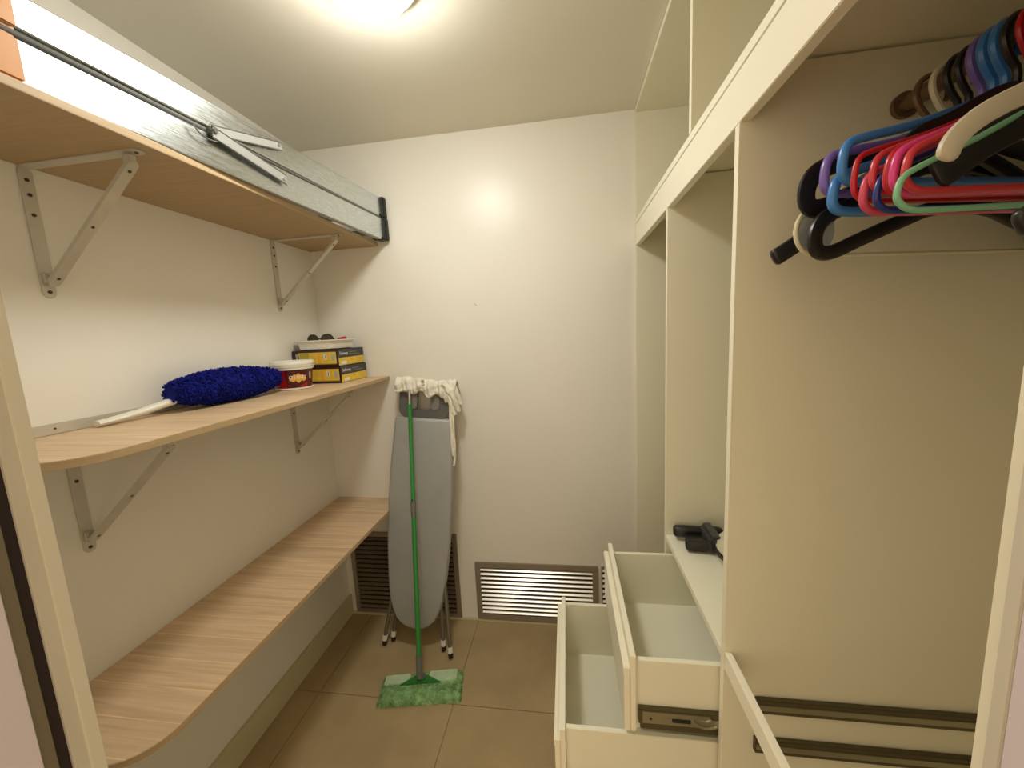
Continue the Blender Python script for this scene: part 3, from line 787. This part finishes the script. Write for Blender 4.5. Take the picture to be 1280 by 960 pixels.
# ------------------------------------------------------------------ two yellow boxes
BW, BD, BH = .224, .212, .0745
def glove_box(zb, ang, corner, label, nm='cardboard_box'):
    mt = Matrix.Translation(Vector((corner[0], corner[1], zb))) @ Matrix.Rotation(math.radians(ang), 4, 'Z')
    # local: near right corner at origin, box spans x -BW..0, y 0..BD
    ctr = mt @ Vector((-BW/2, BD/2, 0))
    t = thing(nm, label, 'box', tuple(ctr))
    obj('carton', B(-BW, 0, 0, BD, .0002, BH, .0015), 'maroon', t, matrix=mt)
    F = lambda x0, x1, z0, z1, m, name, o=.0006: obj(name, B(x0, x1, -o, -.0001, z0, z1), m, t, matrix=mt)
    F(-.190, -.008, .010, .064, 'yellow', 'front_panel')
    F(-.205, -.196, .020, .060, 'printgrey', 'flap_print')
    F(-.186, -.140, .012, .062, 'printwhite' if zb < SM+.02 else 'olivep', 'front_print', .0008)
    F(-.100, -.082, .012, .062, 'gold', 'front_print', .0008)
    F(-.068, -.054, .030, .056, 'printwhite', 'mark_ground', .0009)
    F(-.0625, -.0595, .032, .054, 'maroon', 'exclamation_mark', .0011)
    F(-.032, -.014, .024, .052, 'printgrey', 'seal_print', .0009)
    F(-.190, -.008, .010, .014, 'olivep', 'front_print', .0008)
    R = lambda y0, y1, z0, z1, m, name, o=.0006: obj(name, B(.0001, o, y0, y1, z0, z1), m, t, matrix=mt)
    R(.002, BD-.002, .038, .0725, 'navy', 'side_band')
    R(.004, BD-.002, .002, .036, 'yellow', 'side_panel_print')
    R(.022, .062, .006, .020, 'printwhite', 'price_label', .0009)
    R(.095, .115, .018, .032, 'gold', 'side_print', .0008)
    R(.088, .172, .048, .0495, 'printgrey', 'small_print', .0008)
    R(.088, .150, .058, .0595, 'printgrey', 'small_print', .0008)
    m2 = mt @ Matrix.Translation(Vector((.0008, .046, .055))) @ Matrix.Rotation(PI/2, 4, 'Z') @ Matrix.Rotation(PI/2, 4, 'X')
    text_mesh('Soloway', .0195, m2, 'printwhite', t)
    return mt
CX, CY = -.990, 1.569
glove_box(SM, -1.5, (CX, CY), 'yellow and black carton standing on the middle shelf, lower of two')
mt = glove_box(SM+BH+.0006, -1, (CX-.008, CY+.004), 'yellow and black carton on top of the other, under the white tray')
ZT = SM+2*BH+.0012
# white tray on the boxes
cen = mt @ Vector((-.108, .088, 0)); TX, TY = cen.x, cen.y
t = thing('white_plastic_tray', 'shallow white plastic tray on top of the two yellow boxes', 'tray', (TX, TY, ZT))
mt2 = Matrix.Translation(Vector((TX, TY, ZT))) @ Matrix.Rotation(math.radians(-4), 4, 'Z')
bm = bmesh.new()
lv = [(.078, .070, .0002), (.090, .080, .004), (.096, .086, .038), (.104, .092, .039), (.104, .092, .043), (.098, .086, .043), (.088, .078, .006), (.078, .070, .005)]
rings = []
for hx, hy, z in lv:
    rings.append([bm.verts.new((p[0], p[1], z)) for p in rr_rect(-hx, hx, -hy, hy, .022, 6)])
for a, b in zip(rings, rings[1:]):
    k = len(a)
    for j in range(k): bm.faces.new((a[j], a[(j+1) % k], b[(j+1) % k], b[j]))
bm.faces.new(rings[0][::-1]); bm.faces.new(rings[-1])
obj('tray_body', bm, 'whitep', t, True, matrix=mt2)
# sunglasses in the tray
t = thing('sunglasses', 'dark sunglasses lying in the white tray', 'sunglasses', (TX, TY-.02, ZT+.03))
zg = ZT+.0130
mt3 = Matrix.Translation(Vector((TX-.005, TY-.040, zg))) @ Matrix.Rotation(math.radians(-2), 4, 'Z')
for s in (-1, 1):
    out = [(s*.036+.030*math.cos(2*PI*i/22), .030+.027*math.sin(2*PI*i/22)*(1.0 if math.sin(2*PI*i/22) < 0 else .95)) for i in range(22)]
    m_ = mt3 @ Matrix.Rotation(PI/2, 4, 'X') @ Matrix.Rotation(s*.1, 4, 'Y')
    ln = obj('lens', prism(out, -.001, .001), 'lens', t, matrix=m_)
    obj('lens_rim', T([Vector((p[0], p[1], 0)) for p in out], .0022, 6, closed=True), 'black', ln, True, matrix=m_)
    obj('temple_arm', T(smoothpath([(s*.061, 0, .036), (s*.062, .01, .034), (s*.052, .075, .018), (s*.044, .092, .006)], 1), .0018, 6), 'black', t, True, matrix=mt3)
obj('bridge', T(smoothpath([(-.010, 0, .034), (0, -.002, .038), (.010, 0, .034)], 1), .0022, 6), 'black', t, True, matrix=mt3)
t = tag(obj('red_clothes_peg', B(-.028, .022, -.006, .006, 0, .014, .002), 'redbit', None, matrix=Matrix.Translation(Vector((TX+.070, TY+.02, ZT+.0380))) @ Matrix.Rotation(math.radians(-14), 4, 'Z') @ Matrix.Rotation(math.radians(-8), 4, 'Y')), 'small red plastic piece in the right end of the white tray', 'plastic piece')

# ------------------------------------------------------------------ hangers on the rod
def hanger(label, kind, m, yr, tip, r=.0035, lip=.045, hookm=None, neck=1.768, sec=None, name=None, curl=False):
    """tip = world position of the lower corner near the room; yr = where the hook sits on the rod"""
    tip = Vector(tip); c = Vector((RX, yr, 0)); d = Vector((tip.x-RX, tip.y-yr, 0)); Wd = d.length; u = d/Wd
    t = thing(name or ('tubular_hanger' if kind == 'tube' else 'flat_hanger'), label, 'hanger', (RX, yr, RZ), 'hangers on the wardrobe rod')
    P = lambda a, z: c+u*a+Vector((0, 0, z))
    zt = tip.z; zr = zt+.004
    nrm = u.cross(Vector((0, 0, 1)))
    if kind == 'tube':
        L = Wd-r
        pts = [P(0, neck), P(.030, neck-.010), P(L*.55, zt+lip+(neck-zt-lip)*.36), P(L-.016, zt+lip+.006), P(L-.003, zt+lip-.003), P(L, zt+lip*.5), P(L-.002, zt+.012), P(L-.014, zt+r), P(L-.05, zt+r),
               P(0, zt+r+.002), P(-L+.05, zt+r), P(-L+.014, zt+r), P(-L+.002, zt+.012), P(-L, zt+lip*.5), P(-L+.003, zt+lip-.003), P(-L+.016, zt+lip+.006), P(-L*.55, zt+lip+(neck-zt-lip)*.36), P(-.030, neck-.010)]
        obj('body', T(smoothpath(pts, 2, True), r, 10, closed=True, up=tuple(nrm)), m, t, True)
    elif kind in ('flat', 'flatbar', 'strap'):
        hgt, thk = sec or (.026, .010)
        L = Wd-.004
        z0 = zt+hgt*.5
        path = [P(L, z0+.000), P(L-.012, z0+.007), P(L*.80, z0+.028), P(L*.55, z0+(neck-z0)*.50), P(L*.25, z0+(neck-z0)*.82), P(0, neck), P(-L*.25, z0+(neck-z0)*.82), P(-L*.55, z0+(neck-z0)*.50), P(-L*.80, z0+.028), P(-L+.012, z0+.007), P(-L, z0)]
        if curl:
            path[0:3] = [P(L+.003, z0-.006), P(L-.002, z0+.012), P(L-.030, z0+.034)]; path[-3:] = [P(-L+.030, z0+.034), P(-L+.002, z0+.012), P(-L-.003, z0-.006)]
        sp_ = smoothpath(path, 2); k = len(sp_)
        def sc(f):
            e = min(f, 1-f)*k; q = .35 if e < .6 else (.7 if e < 1.6 else (.9 if e < 2.6 else 1))
            return [(math.copysign(abs(math.cos(a))**.6, math.cos(a))*hgt/2*q, math.copysign(abs(math.sin(a))**.6, math.sin(a))*thk/2*q) for a in [2*PI*i/12 for i in range(12)]]
        obj('body', sweep(sp_, sc, up=tuple(nrm)), m, t, True)
        if kind == 'flatbar':
            bp = smoothpath([P(L-.018, z0+.006), P(L-.022, zt-.012), P(L-.030, zt-.024), P(L-.06, zt-.026), P(0, zt-.022), P(-L+.06, zt-.026), P(-L+.030, zt-.024), P(-L+.022, zt-.012), P(-L+.018, z0+.006)], 2)
            obj('trouser_bar', T(bp, .006, 8, r2=.004, up=tuple(nrm)), m, t, True)
    elif kind == 'loop':       # thick black body whose end closes into a loop with a heavy lower bar
        hgt, thk = sec or (.018, .010); L = Wd
        pts = [P(0, neck), P(L*.3, neck-.028), P(L-.075, zt+.078), P(L-.022, zt+.062), P(L-.006, zt+.040), P(L-.008, zt+.014), P(L-.030, zt+.009), P(L-.08, zt+.030), P(0, zt+.086), P(-L+.08, zt+.030), P(-L+.03, zt+.009), P(-L+.008, zt+.014), P(-L+.006, zt+.040), P(-L+.022, zt+.062), P(-L+.075, zt+.078), P(-L*.3, neck-.028)]
        obj('body', sweep(smoothpath(pts, 2, True), [(math.copysign(abs(math.cos(a))**.6, math.cos(a))*hgt/2, math.copysign(abs(math.sin(a))**.6, math.sin(a))*thk/2) for a in [2*PI*i/12 for i in range(12)]], closed=True, up=tuple(nrm)), m, t, True)
    elif kind == 'clear':      # clear moulded hanger with a round cream-rimmed end and a thin bar
        L = Wd; R_ = .034
        def half_(s):
            q = [P(s*(L-R_+R_*math.cos(a)), zt+R_+R_*math.sin(a)) for a in [-PI/2+PI*i/10 for i in range(11)]]
            return q
        a_ = half_(1); b_ = half_(-1)
        ring = a_+[P(L*.45, neck-.042), P(0, neck)]+[P(-L*.45, neck-.042)]+b_[::-1]
        obj('body', T(ring, .0030, 8, closed=True, up=tuple(nrm)), 'hcream', t, True)
        for s in (1, -1):
            q = [P(s*(L-R_+.030*math.cos(a)), zt+R_+.030*math.sin(a)) for a in [2*PI*i/20 for i in range(20)]]
            b = bmesh.new(); v0 = [b.verts.new(x+nrm*.0012) for x in q]; v1 = [b.verts.new(x-nrm*.0012) for x in q]
            b.faces.new(v0); b.faces.new(v1[::-1])
            for j in range(20): b.faces.new((v0[j], v1[j], v1[(j+1) % 20], v0[(j+1) % 20]))
            obj('end_disc', b, 'hclear', t)
    rh = .0042 if kind != 'tube' else max(.0034, r*.9)
    Rh = .025; zc = RZ+RR-Rh+rh+.0004
    hp_ = [P(0, neck-.004), P(0, zc-.038), P(.011, zc-.027)]+[P(Rh*math.cos(a), zc+Rh*math.sin(a)) for a in [math.radians(x) for x in (-35, -10, 15, 40, 65, 90, 115, 140, 165, 190, 205)]]
    obj('hook', T(smoothpath(hp_, 1), rh, 8, up=tuple(nrm)), hookm or m, t, True)
    return t
H_ = hanger
H_('black hanger hanging lowest and furthest back, end poking out at left', 'flat', 'black', .722, (.328, .690, 1.592), hookm='rail', sec=(.027, .014))
H_('clear hanger with a round cream-rimmed end below the purple hanger', 'clear', 'hcream', .700, (.333, .634, 1.600), hookm='hcream')
H_('black hanger with a broad square end behind the purple one', 'loop', 'black', .678, (.330, .618, 1.650), neck=1.775, sec=(.026, .008))
H_('black hanger whose thick lower bar slopes up from a looped end', 'loop', 'black', .662, (.334, .600, 1.586), neck=1.735, sec=(.020, .010))
H_('purple tubular plastic hanger', 'tube', 'hpurple', .646, (.333, .584, 1.664), .0055, .050)
H_('thick blue tubular hanger, lower of the two blue ones', 'tube', 'hblue', .632, (.336, .571, 1.637), .0060, .046)
H_('bright blue tubular hanger with its shoulder above the other blue one', 'tube', 'hblue', .618, (.336, .556, 1.668), .0055, .050, neck=1.782)
H_('black hanger mostly hidden between blue and red hangers', 'flat', 'black', .605, (.400, .565, 1.690), sec=(.020, .008), neck=1.780)
H_('thin dark red hanger nearest the blue ones', 'tube', 'hred', .590, (.334, .528, 1.640), .0032, .052)
H_('pink hanger just right of the thin dark red one', 'tube', 'hpink', .574, (.335, .514, 1.622), .0042, .044)
H_('coral hanger with a slanted end beside the pink one', 'tube', 'hcoral', .560, (.336, .503, 1.640), .0038, .042)
H_('navy blue tubular hanger among the red ones', 'tube', 'hnavy', .546, (.334, .492, 1.618), .0035, .040)
H_('plain red hanger left of the magenta one', 'tube', 'hred', .532, (.334, .480, 1.630), .0042, .046)
H_('magenta pink tubular hanger', 'tube', 'hmagenta', .516, (.331, .468, 1.628), .0040, .045)
H_('coral red hanger just behind the mint green one', 'tube', 'hcoral', .498, (.332, .455, 1.626), .0038, .042)
H_('mint green thin hanger in front of the red ones', 'tube', 'hmint', .480, (.318, .443, 1.606), .0030, .036)
H_('black hanger behind the off-white flat one', 'flat', 'black', .462, (.362, .462, 1.628), sec=(.034, .008), neck=1.745)
H_('off-white flat hanger with a rounded end, nearest in view', 'flat', 'hwhite', .425, (.322, .398, 1.634), sec=(.018, .007), neck=1.765, curl=True)
H_('dark hanger at the near end of the rod, lower right', 'flat', 'black', .372, (.334, .352, 1.560), sec=(.022, .010), neck=1.70)
